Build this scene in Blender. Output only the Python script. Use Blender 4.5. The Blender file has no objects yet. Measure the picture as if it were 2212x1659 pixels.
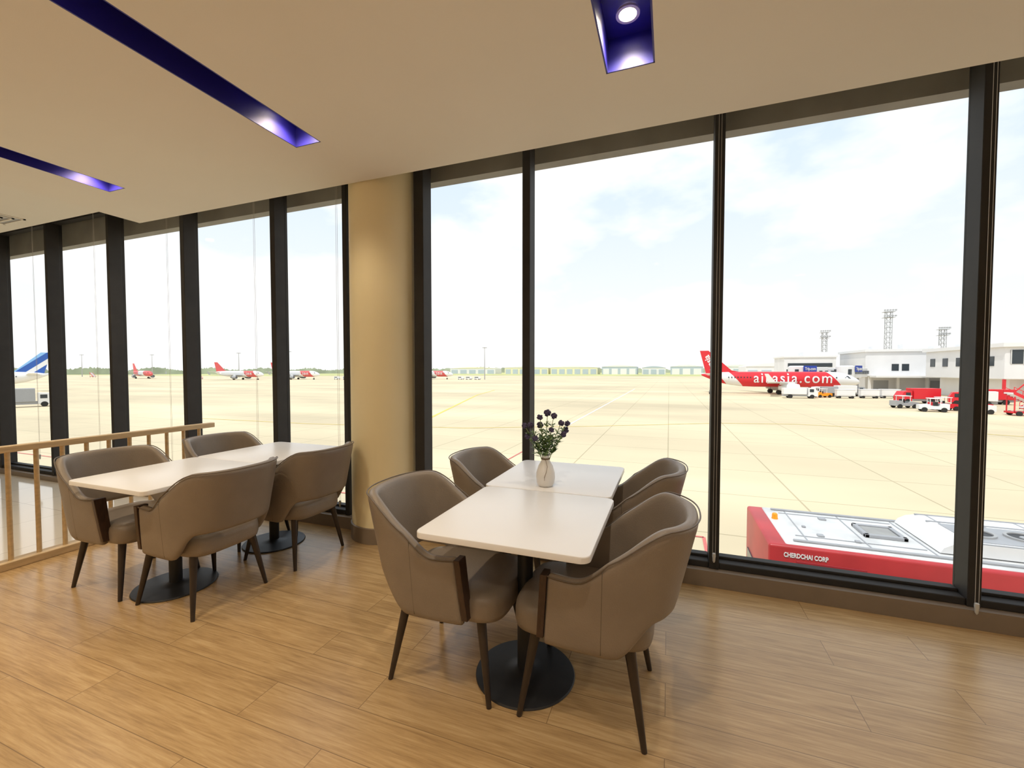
import bpy, bmesh, math, random
from mathutils import Vector, Matrix
random.seed(7)
scene = bpy.context.scene
COL = scene.collection
pi = math.pi

# ------------------------------------------------------------------ materials
def new_mat(name):
    m = bpy.data.materials.new(name); m.use_nodes = True
    nt = m.node_tree
    return m, nt, nt.nodes["Principled BSDF"]

def mat(name, col, rough=0.5, metal=0.0, var=0.06, scale=8.0, bump=0.0, bscale=60.0, spec=0.5, emit=None, estr=0.0, stretch=None):
    m, nt, b = new_mat(name)
    tc = nt.nodes.new("ShaderNodeTexCoord")
    mp = nt.nodes.new("ShaderNodeMapping")
    if stretch: mp.inputs["Scale"].default_value = stretch
    nt.links.new(tc.outputs["Object"], mp.inputs[0])
    nz = nt.nodes.new("ShaderNodeTexNoise"); nz.inputs["Scale"].default_value = scale
    nz.inputs["Detail"].default_value = 4
    nt.links.new(mp.outputs[0], nz.inputs["Vector"])
    r = nt.nodes.new("ShaderNodeValToRGB")
    r.color_ramp.elements[0].position = 0.3; r.color_ramp.elements[1].position = 0.7
    r.color_ramp.elements[0].color = tuple(max(0, c*(1-var)) for c in col[:3])+(1,)
    r.color_ramp.elements[1].color = tuple(min(1, c*(1+var)) for c in col[:3])+(1,)
    nt.links.new(nz.outputs["Fac"], r.inputs[0])
    nt.links.new(r.outputs[0], b.inputs["Base Color"])
    b.inputs["Roughness"].default_value = rough
    b.inputs["Metallic"].default_value = metal
    b.inputs["Specular IOR Level"].default_value = spec
    if bump > 0:
        n2 = nt.nodes.new("ShaderNodeTexNoise"); n2.inputs["Scale"].default_value = bscale
        nt.links.new(tc.outputs["Object"], n2.inputs["Vector"])
        bp = nt.nodes.new("ShaderNodeBump"); bp.inputs["Strength"].default_value = bump
        bp.inputs["Distance"].default_value = 0.01
        nt.links.new(n2.outputs["Fac"], bp.inputs["Height"])
        nt.links.new(bp.outputs[0], b.inputs["Normal"])
    if emit:
        b.inputs["Emission Color"].default_value = tuple(emit)+(1,)
        b.inputs["Emission Strength"].default_value = estr
    return m

M = {}
M['leather'] = mat("taupe_leather", (0.255,0.210,0.168), 0.42, var=0.08, scale=6, bump=0.12, bscale=180, spec=0.5)
M['piping'] = mat("piping_leather", (0.15,0.12,0.095), 0.5)
M['darkwood'] = mat("dark_wood", (0.045,0.022,0.014), 0.35, var=0.3, scale=20, stretch=(6,6,1))
M['legwood'] = mat("dark_leg", (0.035,0.024,0.018), 0.35, var=0.2)
M['tabletop'] = mat("white_laminate", (0.89,0.89,0.90), 0.30, var=0.01, scale=3)
M['blackmetal'] = mat("black_powder_coat", (0.018,0.019,0.022), 0.45, var=0.1, bump=0.05, bscale=300)
M['frame'] = mat("bronze_anodised_frame", (0.035,0.033,0.032), 0.6, var=0.1, spec=.25)
M['ceiling'] = mat("ceiling_paint", (0.80,0.765,0.70), 0.9, var=0.01, scale=2, bump=0.03, bscale=200)
M['wall'] = mat("wall_paint", (0.70,0.63,0.51), 0.85, var=0.02)
M['column'] = mat("cream_column_paint", (0.92,0.82,0.54), 0.6, var=0.02, scale=2)
M['base'] = mat("taupe_skirting", (0.24,0.19,0.145), 0.5, var=0.05)
M['blue'] = mat("indigo_paint", (0.022,0.017,0.25), 0.45, var=0.05)
M['chrome'] = mat("lamp_ring", (0.8,0.8,0.8), 0.3, var=0.01)
M['lampglow'] = mat("lamp_lens", (1,0.9,0.7), 0.5, emit=(1.0,0.86,0.62), estr=18)
M['railwood'] = mat("pale_oak", (0.66,0.49,0.28), 0.5, var=0.12, scale=12, stretch=(4,0.6,4))
M['concrete'] = mat("grey_concrete", (0.33,0.33,0.32), 0.9, var=0.1, scale=4)
M['ceramic'] = mat("white_ceramic", (0.82,0.80,0.77), 0.35, var=0.02)
M['twine'] = mat("jute_twine", (0.18,0.11,0.05), 0.9)
M['leaf'] = mat("leaf_green", (0.22,0.33,0.13), 0.6, var=0.35, scale=30)
M['stem'] = mat("stem_green", (0.24,0.32,0.13), 0.6)
M['thistle'] = mat("thistle_purple", (0.075,0.06,0.125), 0.8, var=0.5, scale=120)
M['cord'] = mat("blind_chain", (0.60,0.58,0.55), 0.4)
M['clear'] = mat("cord_weight", (0.6,0.6,0.58), 0.2)
M['red'] = mat("aircraft_red", (0.66,0.018,0.03), 0.35, var=0.05)
M['busred'] = mat("bus_red_paint", (0.46,0.03,0.035), 0.4, var=0.15, scale=1.5)
M['white'] = mat("white_paint", (0.78,0.78,0.78), 0.4, var=0.02)
M['roofwhite'] = mat("weathered_roof_white", (0.64,0.645,0.64), 0.5, var=0.14, scale=2.5)
M['offwhite'] = mat("offwhite_render", (0.76,0.76,0.77), 0.7, var=0.04, scale=.3)
M['greyp'] = mat("grey_paint", (0.35,0.36,0.38), 0.5, var=0.05)
M['darkglass'] = mat("dark_glass", (0.03,0.04,0.05), 0.15, var=0.1)
M['tyre'] = mat("tyre_rubber", (0.02,0.02,0.02), 0.8)
M['orange'] = mat("orange_beacon", (0.9,0.28,0.01), 0.3, emit=(1,.3,.02), estr=.2)
M['steel'] = mat("galvanised_steel", (0.42,0.42,0.42), 0.5, metal=.3)
M['yellowline'] = mat("yellow_marking", (0.78,0.58,0.12), 0.8)
M['whiteline'] = mat("white_marking", (0.9,0.9,0.9), 0.8)
M['redline'] = mat("red_marking", (0.62,0.16,0.14), 0.8)
M['grass'] = mat("dry_grass", (0.50,0.50,0.22), 0.95, var=0.25, scale=.02)
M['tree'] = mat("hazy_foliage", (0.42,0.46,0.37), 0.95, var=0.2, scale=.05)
M['ylw'] = mat("cream_render", (0.76,0.73,0.52), 0.8)
M['bluegrey'] = mat("bluegrey_cladding", (0.45,0.52,0.58), 0.6)
M['navy'] = mat("navy_sign", (0.02,0.06,0.40), 0.5)
M['maroon'] = mat("tinted_maroon_glass", (0.10,0.012,0.02), 0.25)

def glass():
    m = bpy.data.materials.new("window_glass"); m.use_nodes = True
    nt = m.node_tree; nt.nodes.clear()
    o = nt.nodes.new("ShaderNodeOutputMaterial"); mx = nt.nodes.new("ShaderNodeMixShader")
    t = nt.nodes.new("ShaderNodeBsdfTransparent"); g = nt.nodes.new("ShaderNodeBsdfGlossy")
    nz = nt.nodes.new("ShaderNodeTexNoise"); nz.inputs["Scale"].default_value = .5
    mr = nt.nodes.new("ShaderNodeMapRange"); mr.inputs["To Min"].default_value = 0.004; mr.inputs["To Max"].default_value = 0.008
    nt.links.new(nz.outputs["Fac"], mr.inputs["Value"])
    t.inputs[0].default_value = (0.99,0.995,0.99,1); g.inputs["Roughness"].default_value = 0.02
    nt.links.new(mr.outputs[0], mx.inputs[0]); nt.links.new(t.outputs[0], mx.inputs[1]); nt.links.new(g.outputs[0], mx.inputs[2])
    nt.links.new(mx.outputs[0], o.inputs[0])
    return m
M['glass'] = glass()

def wood_floor():
    m, nt, b = new_mat("wood_look_plank_floor")
    N = nt.nodes; L = nt.links
    tc = N.new("ShaderNodeTexCoord")
    br = N.new("ShaderNodeTexBrick"); br.offset = 0.37; br.offset_frequency = 2
    br.inputs["Scale"].default_value = 1.0
    br.inputs["Brick Width"].default_value = 1.2; br.inputs["Row Height"].default_value = 0.2
    br.inputs["Mortar Size"].default_value = 0.0018; br.inputs["Mortar Smooth"].default_value = 0.3
    br.inputs["Color1"].default_value = (0.0,0,0,1); br.inputs["Color2"].default_value = (1,1,1,1)
    br.inputs["Mortar"].default_value = (0.5,0.5,0.5,1)
    L.new(tc.outputs["Object"], br.inputs["Vector"])
    sep = N.new("ShaderNodeSeparateColor"); L.new(br.outputs["Color"], sep.inputs[0])
    mul = N.new("ShaderNodeMath"); mul.operation = 'MULTIPLY'; mul.inputs[1].default_value = 17.0
    L.new(sep.outputs[0], mul.inputs[0])
    cmb = N.new("ShaderNodeCombineXYZ"); L.new(mul.outputs[0], cmb.inputs[0]); L.new(mul.outputs[0], cmb.inputs[2])
    add = N.new("ShaderNodeVectorMath"); add.operation = 'ADD'
    L.new(tc.outputs["Object"], add.inputs[0]); L.new(cmb.outputs[0], add.inputs[1])
    def grain(sx, sy, sc, dist, rough):
        mp = N.new("ShaderNodeMapping"); mp.inputs["Scale"].default_value = (sx, sy, 1)
        L.new(add.outputs[0], mp.inputs[0])
        nz = N.new("ShaderNodeTexNoise"); nz.inputs["Scale"].default_value = sc; nz.inputs["Detail"].default_value = 9
        nz.inputs["Roughness"].default_value = rough; nz.inputs["Distortion"].default_value = dist
        L.new(mp.outputs[0], nz.inputs["Vector"]); return nz
    n1 = grain(1.2, 12, 2.0, .9, .6); n2 = grain(2.5, 60, 2.0, .3, .7)
    av = N.new("ShaderNodeMix"); av.data_type='FLOAT'; av.inputs["Factor"].default_value=.55
    L.new(n1.outputs["Fac"], av.inputs["A"]); L.new(n2.outputs["Fac"], av.inputs["B"])
    r = N.new("ShaderNodeValToRGB"); e = r.color_ramp.elements
    e[0].position = .34; e[0].color = (0.33,0.205,0.095,1)
    e[1].position = .64; e[1].color = (0.60,0.425,0.225,1)
    k = e.new(.5); k.color = (0.49,0.325,0.155,1)
    L.new(av.outputs["Result"], r.inputs[0])
    tone = N.new("ShaderNodeMapRange"); tone.inputs["To Min"].default_value = .94; tone.inputs["To Max"].default_value = 1.04
    L.new(sep.outputs[0], tone.inputs["Value"])
    mx = N.new("ShaderNodeMix"); mx.data_type = 'RGBA'; mx.blend_type = 'MULTIPLY'; mx.inputs["Factor"].default_value = 1
    L.new(r.outputs[0], mx.inputs["A"]); L.new(tone.outputs[0], mx.inputs["B"])
    mx2 = N.new("ShaderNodeMix"); mx2.data_type = 'RGBA'
    L.new(br.outputs["Fac"], mx2.inputs["Factor"]); L.new(mx.outputs["Result"], mx2.inputs["A"])
    mx2.inputs["B"].default_value = (0.25,0.16,0.08,1)
    L.new(mx2.outputs["Result"], b.inputs["Base Color"])
    b.inputs["Roughness"].default_value = 0.27
    bp = N.new("ShaderNodeBump"); bp.inputs["Strength"].default_value = .10; bp.inputs["Distance"].default_value = .003
    L.new(av.outputs["Result"], bp.inputs["Height"]); L.new(bp.outputs[0], b.inputs["Normal"])
    return m
M['floor'] = wood_floor()

def brick_mat(name, c1, c2, mortar, w, h, ms, rough, offset=0.0, nscale=0.05, nvar=.12):
    m, nt, b = new_mat(name); N = nt.nodes; L = nt.links
    tc = N.new("ShaderNodeTexCoord"); br = N.new("ShaderNodeTexBrick"); br.offset = offset
    br.inputs["Scale"].default_value = 1.0
    br.inputs["Brick Width"].default_value = w; br.inputs["Row Height"].default_value = h
    br.inputs["Mortar Size"].default_value = ms
    br.inputs["Color1"].default_value = c1+(1,); br.inputs["Color2"].default_value = c2+(1,); br.inputs["Mortar"].default_value = mortar+(1,)
    L.new(tc.outputs["Object"], br.inputs["Vector"])
    mp = N.new("ShaderNodeMapping"); mp.inputs["Scale"].default_value = (0.35,1,1); L.new(tc.outputs["Object"], mp.inputs[0])
    nz = N.new("ShaderNodeTexNoise"); nz.inputs["Scale"].default_value = nscale; nz.inputs["Detail"].default_value = 8
    L.new(mp.outputs[0], nz.inputs["Vector"])
    mr = N.new("ShaderNodeMapRange"); mr.inputs["From Min"].default_value = .3; mr.inputs["From Max"].default_value = .7
    mr.inputs["To Min"].default_value = 1-nvar; mr.inputs["To Max"].default_value = 1+nvar*.5
    L.new(nz.outputs["Fac"], mr.inputs["Value"])
    mx = N.new("ShaderNodeMix"); mx.data_type = 'RGBA'; mx.blend_type = 'MULTIPLY'; mx.inputs["Factor"].default_value = 1
    L.new(br.outputs["Color"], mx.inputs["A"]); L.new(mr.outputs[0], mx.inputs["B"])
    L.new(mx.outputs["Result"], b.inputs["Base Color"]); b.inputs["Roughness"].default_value = rough
    return m
M['tile'] = brick_mat("polished_tile", (0.72,0.65,0.54), (0.76,0.69,0.58), (0.45,0.38,0.3), .8, .8, .003, 0.08, nscale=1, nvar=.05)
M['apron'] = brick_mat("concrete_apron", (0.71,0.595,0.395), (0.69,0.58,0.385), (0.48,0.40,0.25), 6.0, 6.0, .045, 0.85, nscale=.07, nvar=.24)

# ------------------------------------------------------------------ mesh helpers
def link(o, parent=None):
    COL.objects.link(o)
    if parent is not None: o.parent = parent
    return o

def obj_from_bm(name, bm, m, parent=None, smooth=False, loc=None):
    me = bpy.data.meshes.new(name)
    bmesh.ops.recalc_face_normals(bm, faces=bm.faces[:])
    bm.to_mesh(me); bm.free()
    for mm in (m if isinstance(m, (list,tuple)) else [m]): me.materials.append(mm)
    if smooth:
        for p in me.polygons: p.use_smooth = True
    o = bpy.data.objects.new(name, me)
    if loc is not None: o.location = loc
    return link(o, parent)

def smooth_angle(o, ang=40):
    me = o.data
    for p in me.polygons: p.use_smooth = True
    bm = bmesh.new(); bm.from_mesh(me)
    for e in bm.edges:
        if len(e.link_faces) == 2 and e.calc_face_angle(0) > math.radians(ang): e.smooth = False
    bm.to_mesh(me); bm.free()

def bm_box(bm, x0,x1,y0,y1,z0,z1, bevel=0, seg=2, mi=0):
    r = bmesh.ops.create_cube(bm, size=1)
    vs = r['verts']
    for v in vs:
        v.co = Vector(((x0+x1)/2+v.co.x*(x1-x0), (y0+y1)/2+v.co.y*(y1-y0), (z0+z1)/2+v.co.z*(z1-z0)))
    fs = set(f for v in vs for f in v.link_faces)
    for f in fs: f.material_index = mi
    if bevel > 0:
        es = list(set(e for v in vs for e in v.link_edges))
        bmesh.ops.bevel(bm, geom=es, offset=bevel, segments=seg, affect='EDGES', profile=.5)

def box(name, x0,x1,y0,y1,z0,z1, m, parent=None, bevel=0, seg=2):
    bm = bmesh.new(); bm_box(bm, x0,x1,y0,y1,z0,z1, bevel, seg)
    return obj_from_bm(name, bm, m, parent)

def bm_rod(bm, p0, p1, r0, r1=None, n=12, cap=True, mi=0):
    if r1 is None: r1 = r0
    p0 = Vector(p0); p1 = Vector(p1); d = (p1-p0); L = d.length
    q = d.to_track_quat('Z','Y').to_matrix().to_4x4()
    mtx = Matrix.Translation((p0+p1)/2) @ q
    r = bmesh.ops.create_cone(bm, cap_ends=cap, cap_tris=False, segments=n, radius1=max(r0,1e-4), radius2=max(r1,1e-4), depth=L, matrix=mtx)
    for f in set(f for v in r['verts'] for f in v.link_faces): f.material_index = mi

def rod(name, p0, p1, r0, r1, m, parent=None, n=16):
    bm = bmesh.new(); bm_rod(bm, p0, p1, r0, r1, n)
    o = obj_from_bm(name, bm, m, parent); smooth_angle(o); return o

def lathe(name, prof, m, parent=None, n=40, axis='Z', off=(0,0,0), caps=True):
    bm = bmesh.new(); rings = []
    for (r,h) in prof:
        ring = []
        for i in range(n):
            a = 2*pi*i/n
            c = (r*math.cos(a), r*math.sin(a), h) if axis=='Z' else (h, r*math.cos(a), r*math.sin(a))
            ring.append(bm.verts.new((c[0]+off[0], c[1]+off[1], c[2]+off[2])))
        rings.append(ring)
    for a,b in zip(rings, rings[1:]):
        for i in range(n):
            bm.faces.new((a[i], a[(i+1)%n], b[(i+1)%n], b[i]))
    if caps:
        bm.faces.new(rings[0]); bm.faces.new(rings[-1])
    o = obj_from_bm(name, bm, m, parent); smooth_angle(o, 50); return o

def tube(name, pts, r, m, parent=None, n=8):
    bm = bmesh.new(); rings = []
    pts = [Vector(p) for p in pts]
    for i,p in enumerate(pts):
        d = (pts[min(i+1,len(pts)-1)] - pts[max(i-1,0)]).normalized()
        q = d.to_track_quat('Z','Y')
        rr = r[i] if isinstance(r, (list,tuple)) else r
        rings.append([bm.verts.new(p + q @ Vector((rr*math.cos(2*pi*k/n), rr*math.sin(2*pi*k/n), 0))) for k in range(n)])
    for a,b in zip(rings, rings[1:]):
        for i in range(n): bm.faces.new((a[i], a[(i+1)%n], b[(i+1)%n], b[i]))
    bm.faces.new(rings[0]); bm.faces.new(rings[-1])
    return obj_from_bm(name, bm, m, parent, smooth=True)

def empty(name, loc, label, cat, rot=0, group=None):
    e = bpy.data.objects.new(name, None); e.location = loc; e.rotation_euler = (0,0,rot)
    e.empty_display_size = .1
    link(e); e["label"] = label; e["category"] = cat
    if group: e["group"] = group
    return e

def tag(o, label, cat, group=None):
    o["label"] = label; o["category"] = cat
    if group: o["group"] = group
    return o

def structure(o):
    o["kind"] = "structure"; return o

def copy_thing(root, loc, rot=None, label=None):
    def rec(o, par):
        c = o.copy(); COL.objects.link(c)
        if par is not None:
            c.parent = par; c.matrix_parent_inverse = o.matrix_parent_inverse.copy()
        for ch in o.children: rec(ch, c)
        return c
    kids = list(root.children)
    c = root.copy(); COL.objects.link(c); c.location = loc
    if rot is not None: c.rotation_euler = (0,0,rot)
    for ch in kids: rec(ch, c)
    if label: c["label"] = label
    return c

def text_mesh(name, body, size, m, parent=None, width=None, bold=0.0, extr=0.005, spacing=1.0):
    cu = bpy.data.curves.new(name+"_curve", 'FONT'); cu.body = body; cu.size = size
    cu.offset = bold; cu.extrude = extr; cu.space_character = spacing
    t = bpy.data.objects.new(name+"_tmp", cu); COL.objects.link(t)
    dg = bpy.context.evaluated_depsgraph_get()
    me = bpy.data.meshes.new_from_object(t.evaluated_get(dg))
    bpy.data.objects.remove(t)
    xs = [v.co.x for v in me.vertices]; x0 = min(xs); w = max(xs)-x0
    s = (width/w) if width else 1
    for v in me.vertices: v.co.x = (v.co.x-x0)*s
    me.materials.clear(); me.materials.append(m)
    o = bpy.data.objects.new(name, me)
    return link(o, parent)

# ------------------------------------------------------------------ room shell
CZ = 2.90; CZ2 = 3.10; CE = 2.785; YB = -4.0; XL = -9.6; XR = 5.0; GZ = -4.9
RX = -4.40; SX = -5.046
structure(box("floor", RX-.05, XR, YB, 3.19, -.12, 0, M['floor']))
structure(box("floor.001", XL, RX-.05, YB, 3.19, -.12, 0, M['tile']))
slots = [(-4.406,-4.194), (-2.359,-2.147), (-.313,-.080)]
SY0, SY1 = -2.5, 2.22
LYS = (2.075,.69,-.65,-2.0)
bm = bmesh.new()
bm_box(bm, SX, XR, SY1, CE, CZ, CZ+.25)
bm_box(bm, SX, XR, YB, SY0, CZ, CZ+.25)
xs = [SX] + [v for s in slots for v in s] + [XR]
for i in range(0, len(xs), 2): bm_box(bm, xs[i], xs[i+1], SY0, SY1, CZ, CZ+.25)
structure(obj_from_bm("ceiling", bm, M['ceiling']))
structure(box("ceiling.001", XL, SX, YB, CE, CZ2, CZ2+.1, M['ceiling']))
structure(box("ceiling.002", XL-.1, XR+.1, YB-.1, 3.36, 3.36, 3.5, M['concrete']))
structure(box("wall_back", XL, XR, YB-.1, YB, -.12, 3.5, M['wall']))
structure(box("wall_left", XL-.1, XL, YB-.1, 3.2, -.12, 3.5, M['wall']))
structure(box("wall_right", XR, XR+.1, YB-.1, 3.2, -.12, 3.5, M['wall']))
structure(box("wall_front", XL, XR, 3.02, 3.24, GZ, -.12, M['concrete']))
structure(box("trim_1", XL, XR, 3.26, 3.36, 3.03, 3.36, M['concrete']))
structure(box("baseboard_front", RX, XR, 3.0, 3.19, 0, .105, M['base']))
structure(box("baseboard_front.001", XL, RX, 3.0, 3.19, 0, .06, M['base']))

mull = [-8.67,-7.39,-6.11,-4.83,-3.55,-2.70,-1.94,-1.01,.29,1.59,2.87,4.15]
for i,x in enumerate(mull):
    w = .03 if x > -5 else .024
    if x == -1.94: w = .045
    if x == -2.70: w = .022
    bm = bmesh.new()
    zb = .06 if x < RX else .105
    bm_box(bm, x-w, x+w, 3.04, 3.165, zb, 3.36, .003, 1)
    bm_box(bm, x-w*.55, x+w*.55, 3.165, 3.20, zb, 3.36)
    structure(obj_from_bm("trim_%d" % (i+10), bm, M['frame']))
edges = [XL]+mull+[XR]
n = 0
for a,b in zip(edges, edges[1:]):
    if abs(a+2.70) < .01: continue
    n += 1
    z0 = .06 if b < RX-.1 else .105
    bm = bmesh.new()
    bm_box(bm, a+.03, b-.03, 3.05, 3.18, z0, z0+.042, .004, 1)
    bm_box(bm, a+.03, b-.03, 3.12, 3.18, z0+.042, z0+.060, .003, 1)
    bm_box(bm, a+.03, b-.03, 3.10, 3.18, 3.27, 3.36)
    w = structure(obj_from_bm("window_%d" % n, bm, M['frame']))
    g = box("glass_pane", a+.03, b-.03, 3.155, 3.160, z0+.055, 3.28, M['glass'], w)
structure(box("wall_front.001", -2.62, -2.02, 3.12, 3.2, -.0, 3.36, M['column']))

col = lathe("wall_column", [(.288,.0),(.288,3.36)], M['column'], n=96, off=(-2.300,3.080,0))
structure(col); col["label"]="round cream painted column between the windows"
bs = lathe("baseboard_column", [(.298,0),(.298,.125),(.290,.13)], M['base'], n=96, off=(-2.300,3.080,0)); structure(bs)

def trough(x0, x1, label):
    e = empty("light_trough", ((x0+x1)/2, (SY0+SY1)/2, CZ), label, "ceiling light", group="indigo ceiling light troughs")
    hx = (x1-x0)/2; hy = (SY1-SY0)/2; D = .16; t = .008
    bm = bmesh.new()
    bm_box(bm, -hx, -hx+t, -hy, hy, .0, D); bm_box(bm, hx-t, hx, -hy, hy, .0, D)
    bm_box(bm, -hx, hx, -hy, -hy+t, .0, D); bm_box(bm, -hx, hx, hy-t, hy, .0, D)
    bm_box(bm, -hx, hx, -hy, hy, D, D+.01)
    obj_from_bm("trough_housing", bm, M['blue'], e)
    for yw in LYS:
        y = yw-(SY0+SY1)/2
        lathe("downlight_ring", [(.054,D-.002),(.054,D-.012),(.040,D-.012),(.038,D-.004)], M['chrome'], e, n=32, off=(0,y,0), caps=False)
        lathe("downlight_lens", [(.037,D-.003),(.037,D-.008)], M['lampglow'], e, n=32, off=(0,y,0))
    return e
lb = "long indigo recessed trough with round warm downlights in ceiling"
for (x0,x1) in slots: trough(x0,x1,lb)
dl = empty("downlight", (-5.55,2.44,CZ2), "round white recessed downlight in raised ceiling", "ceiling light")
lathe("downlight_ring", [(.105,-.001),(.105,-.010),(.09,-.012)], M['chrome'], dl, n=32, caps=False)
lathe("downlight_lens", [(.09,-.001),(.09,-.007)], M['lampglow'], dl, n=32)
av = empty("air_vent", (-7.0,2.42,CZ2), "square slatted air conditioning vent in raised ceiling", "air vent")
bm = bmesh.new()
for k in range(3):
    s = .22-k*.065
    for (a,b,c,d) in [(-s,s,-s,-s+.02),(-s,s,s-.02,s),(-s,-s+.02,-s,s),(s-.02,s,-s,s)]:
        bm_box(bm, a,b,c,d,-.010-.003*k,0)
obj_from_bm("vent_frame", bm, M['ceiling'], av)
box("vent_opening", -.21,.21,-.21,.21,-.004,-.001, M['greyp'], av)

# ------------------------------------------------------------------ railing
rl = empty("railing", (RX,1.2,0), "pale wooden handrail with round balusters beside the tables", "railing")
box("top_rail", -.03,.03, -1.4,1.83, .828,.875, M['railwood'], rl, .006, 2)
box("bottom_rail", -.05,.05, -1.4,1.80, 0,.055, M['railwood'], rl, .004, 1)
first = None
y = 1.69
while y > -1.35:
    if first is None:
        first = rod("baluster", (0,0,.05), (0,0,.835), .0145,.0145, M['railwood'], rl)
        first.location = (0,y,0)
    else:
        q = first.copy(); COL.objects.link(q); q.parent = rl; q.location = (0,y,0)
    y -= .146

# ------------------------------------------------------------------ tables
def make_table(loc, label):
    e = empty("dining_table", loc, label, "table", group="white cafe tables")
    hx, hy, r = .36, .372, .04
    bm = bmesh.new(); pts = []
    for (cx,cy,a0) in [(hx-r,hy-r,0),(-hx+r,hy-r,90),(-hx+r,-hy+r,180),(hx-r,-hy+r,270)]:
        for k in range(9):
            a = math.radians(a0+k*90/8); pts.append((cx+r*math.cos(a), cy+r*math.sin(a)))
    def ring(off, z):
        return [bm.verts.new((x*(1-off/hx), y*(1-off/hy), z)) for x,y in pts]
    zs = [(.006,.722),(.0,.725),(.0,.746),(.0015,.749),(.004,.750)]
    rings = [ring(o,z) for o,z in zs]
    for a,b in zip(rings, rings[1:]):
        for i in range(len(pts)):
            bm.faces.new((a[i], a[(i+1)%len(pts)], b[(i+1)%len(pts)], b[i]))
    bm.faces.new(rings[0]); bm.faces.new(rings[-1])
    o = obj_from_bm("tabletop", bm, M['tabletop'], e)
    smooth_angle(o, 30)
    lathe("table_pole", [(.036,.015),(.036,.70)], M['blackmetal'], e, n=32)
    box("mounting_plate", -.16,.16,-.16,.16,.700,.722, M['blackmetal'], e, .004,1)
    lathe("table_base", [(.228,0),(.230,.004),(.226,.010),(.10,.016),(.05,.022),(.038,.03)], M['blackmetal'], e, n=64)
    return e
T0 = make_table((-.615,1.845,0), "white rectangular cafe table on black pedestal")
copy_thing(T0, (-.635,2.598,0), label="white rectangular cafe table holding flower vase, by window")
copy_thing(T0, (-3.03,1.822,0), label="white rectangular cafe table near wooden railing")
copy_thing(T0, (-3.03,2.567,0), label="white rectangular cafe table against the window")

# ------------------------------------------------------------------ chairs
def sst(a,b,x):
    t = max(0,min(1,(x-a)/(b-a))); return t*t*(3-2*t)
def shell_point(s, z):
    w = max(0,min(1,(z-.33)/.52))
    B = .247+.045*w**.8; A = .175+.115*w; xc = -.12-.01*w
    xf = .135-.045*w
    a = abs(s); sg = 1 if s >= 0 else -1
    if a > .62:
        t = (a-.62)/.38
        return Vector((xc+(xf-xc)*t, sg*(B - .012*t*t), z))
    phi = a/.62*pi/2; n = 2.5
    return Vector((xc-A*abs(math.cos(phi))**(2/n), sg*B*abs(math.sin(phi))**(2/n), z))
def top_h(s):
    return .632+.210*(1-sst(.36,.82,abs(s))) + .008*math.cos(s*pi/2) - .008*math.sin(max(0,min(1,(abs(s)-.7)/.3))*pi)
def low_h(s):
    return .335+.150*(1-sst(.34,.60,abs(s)))

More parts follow.
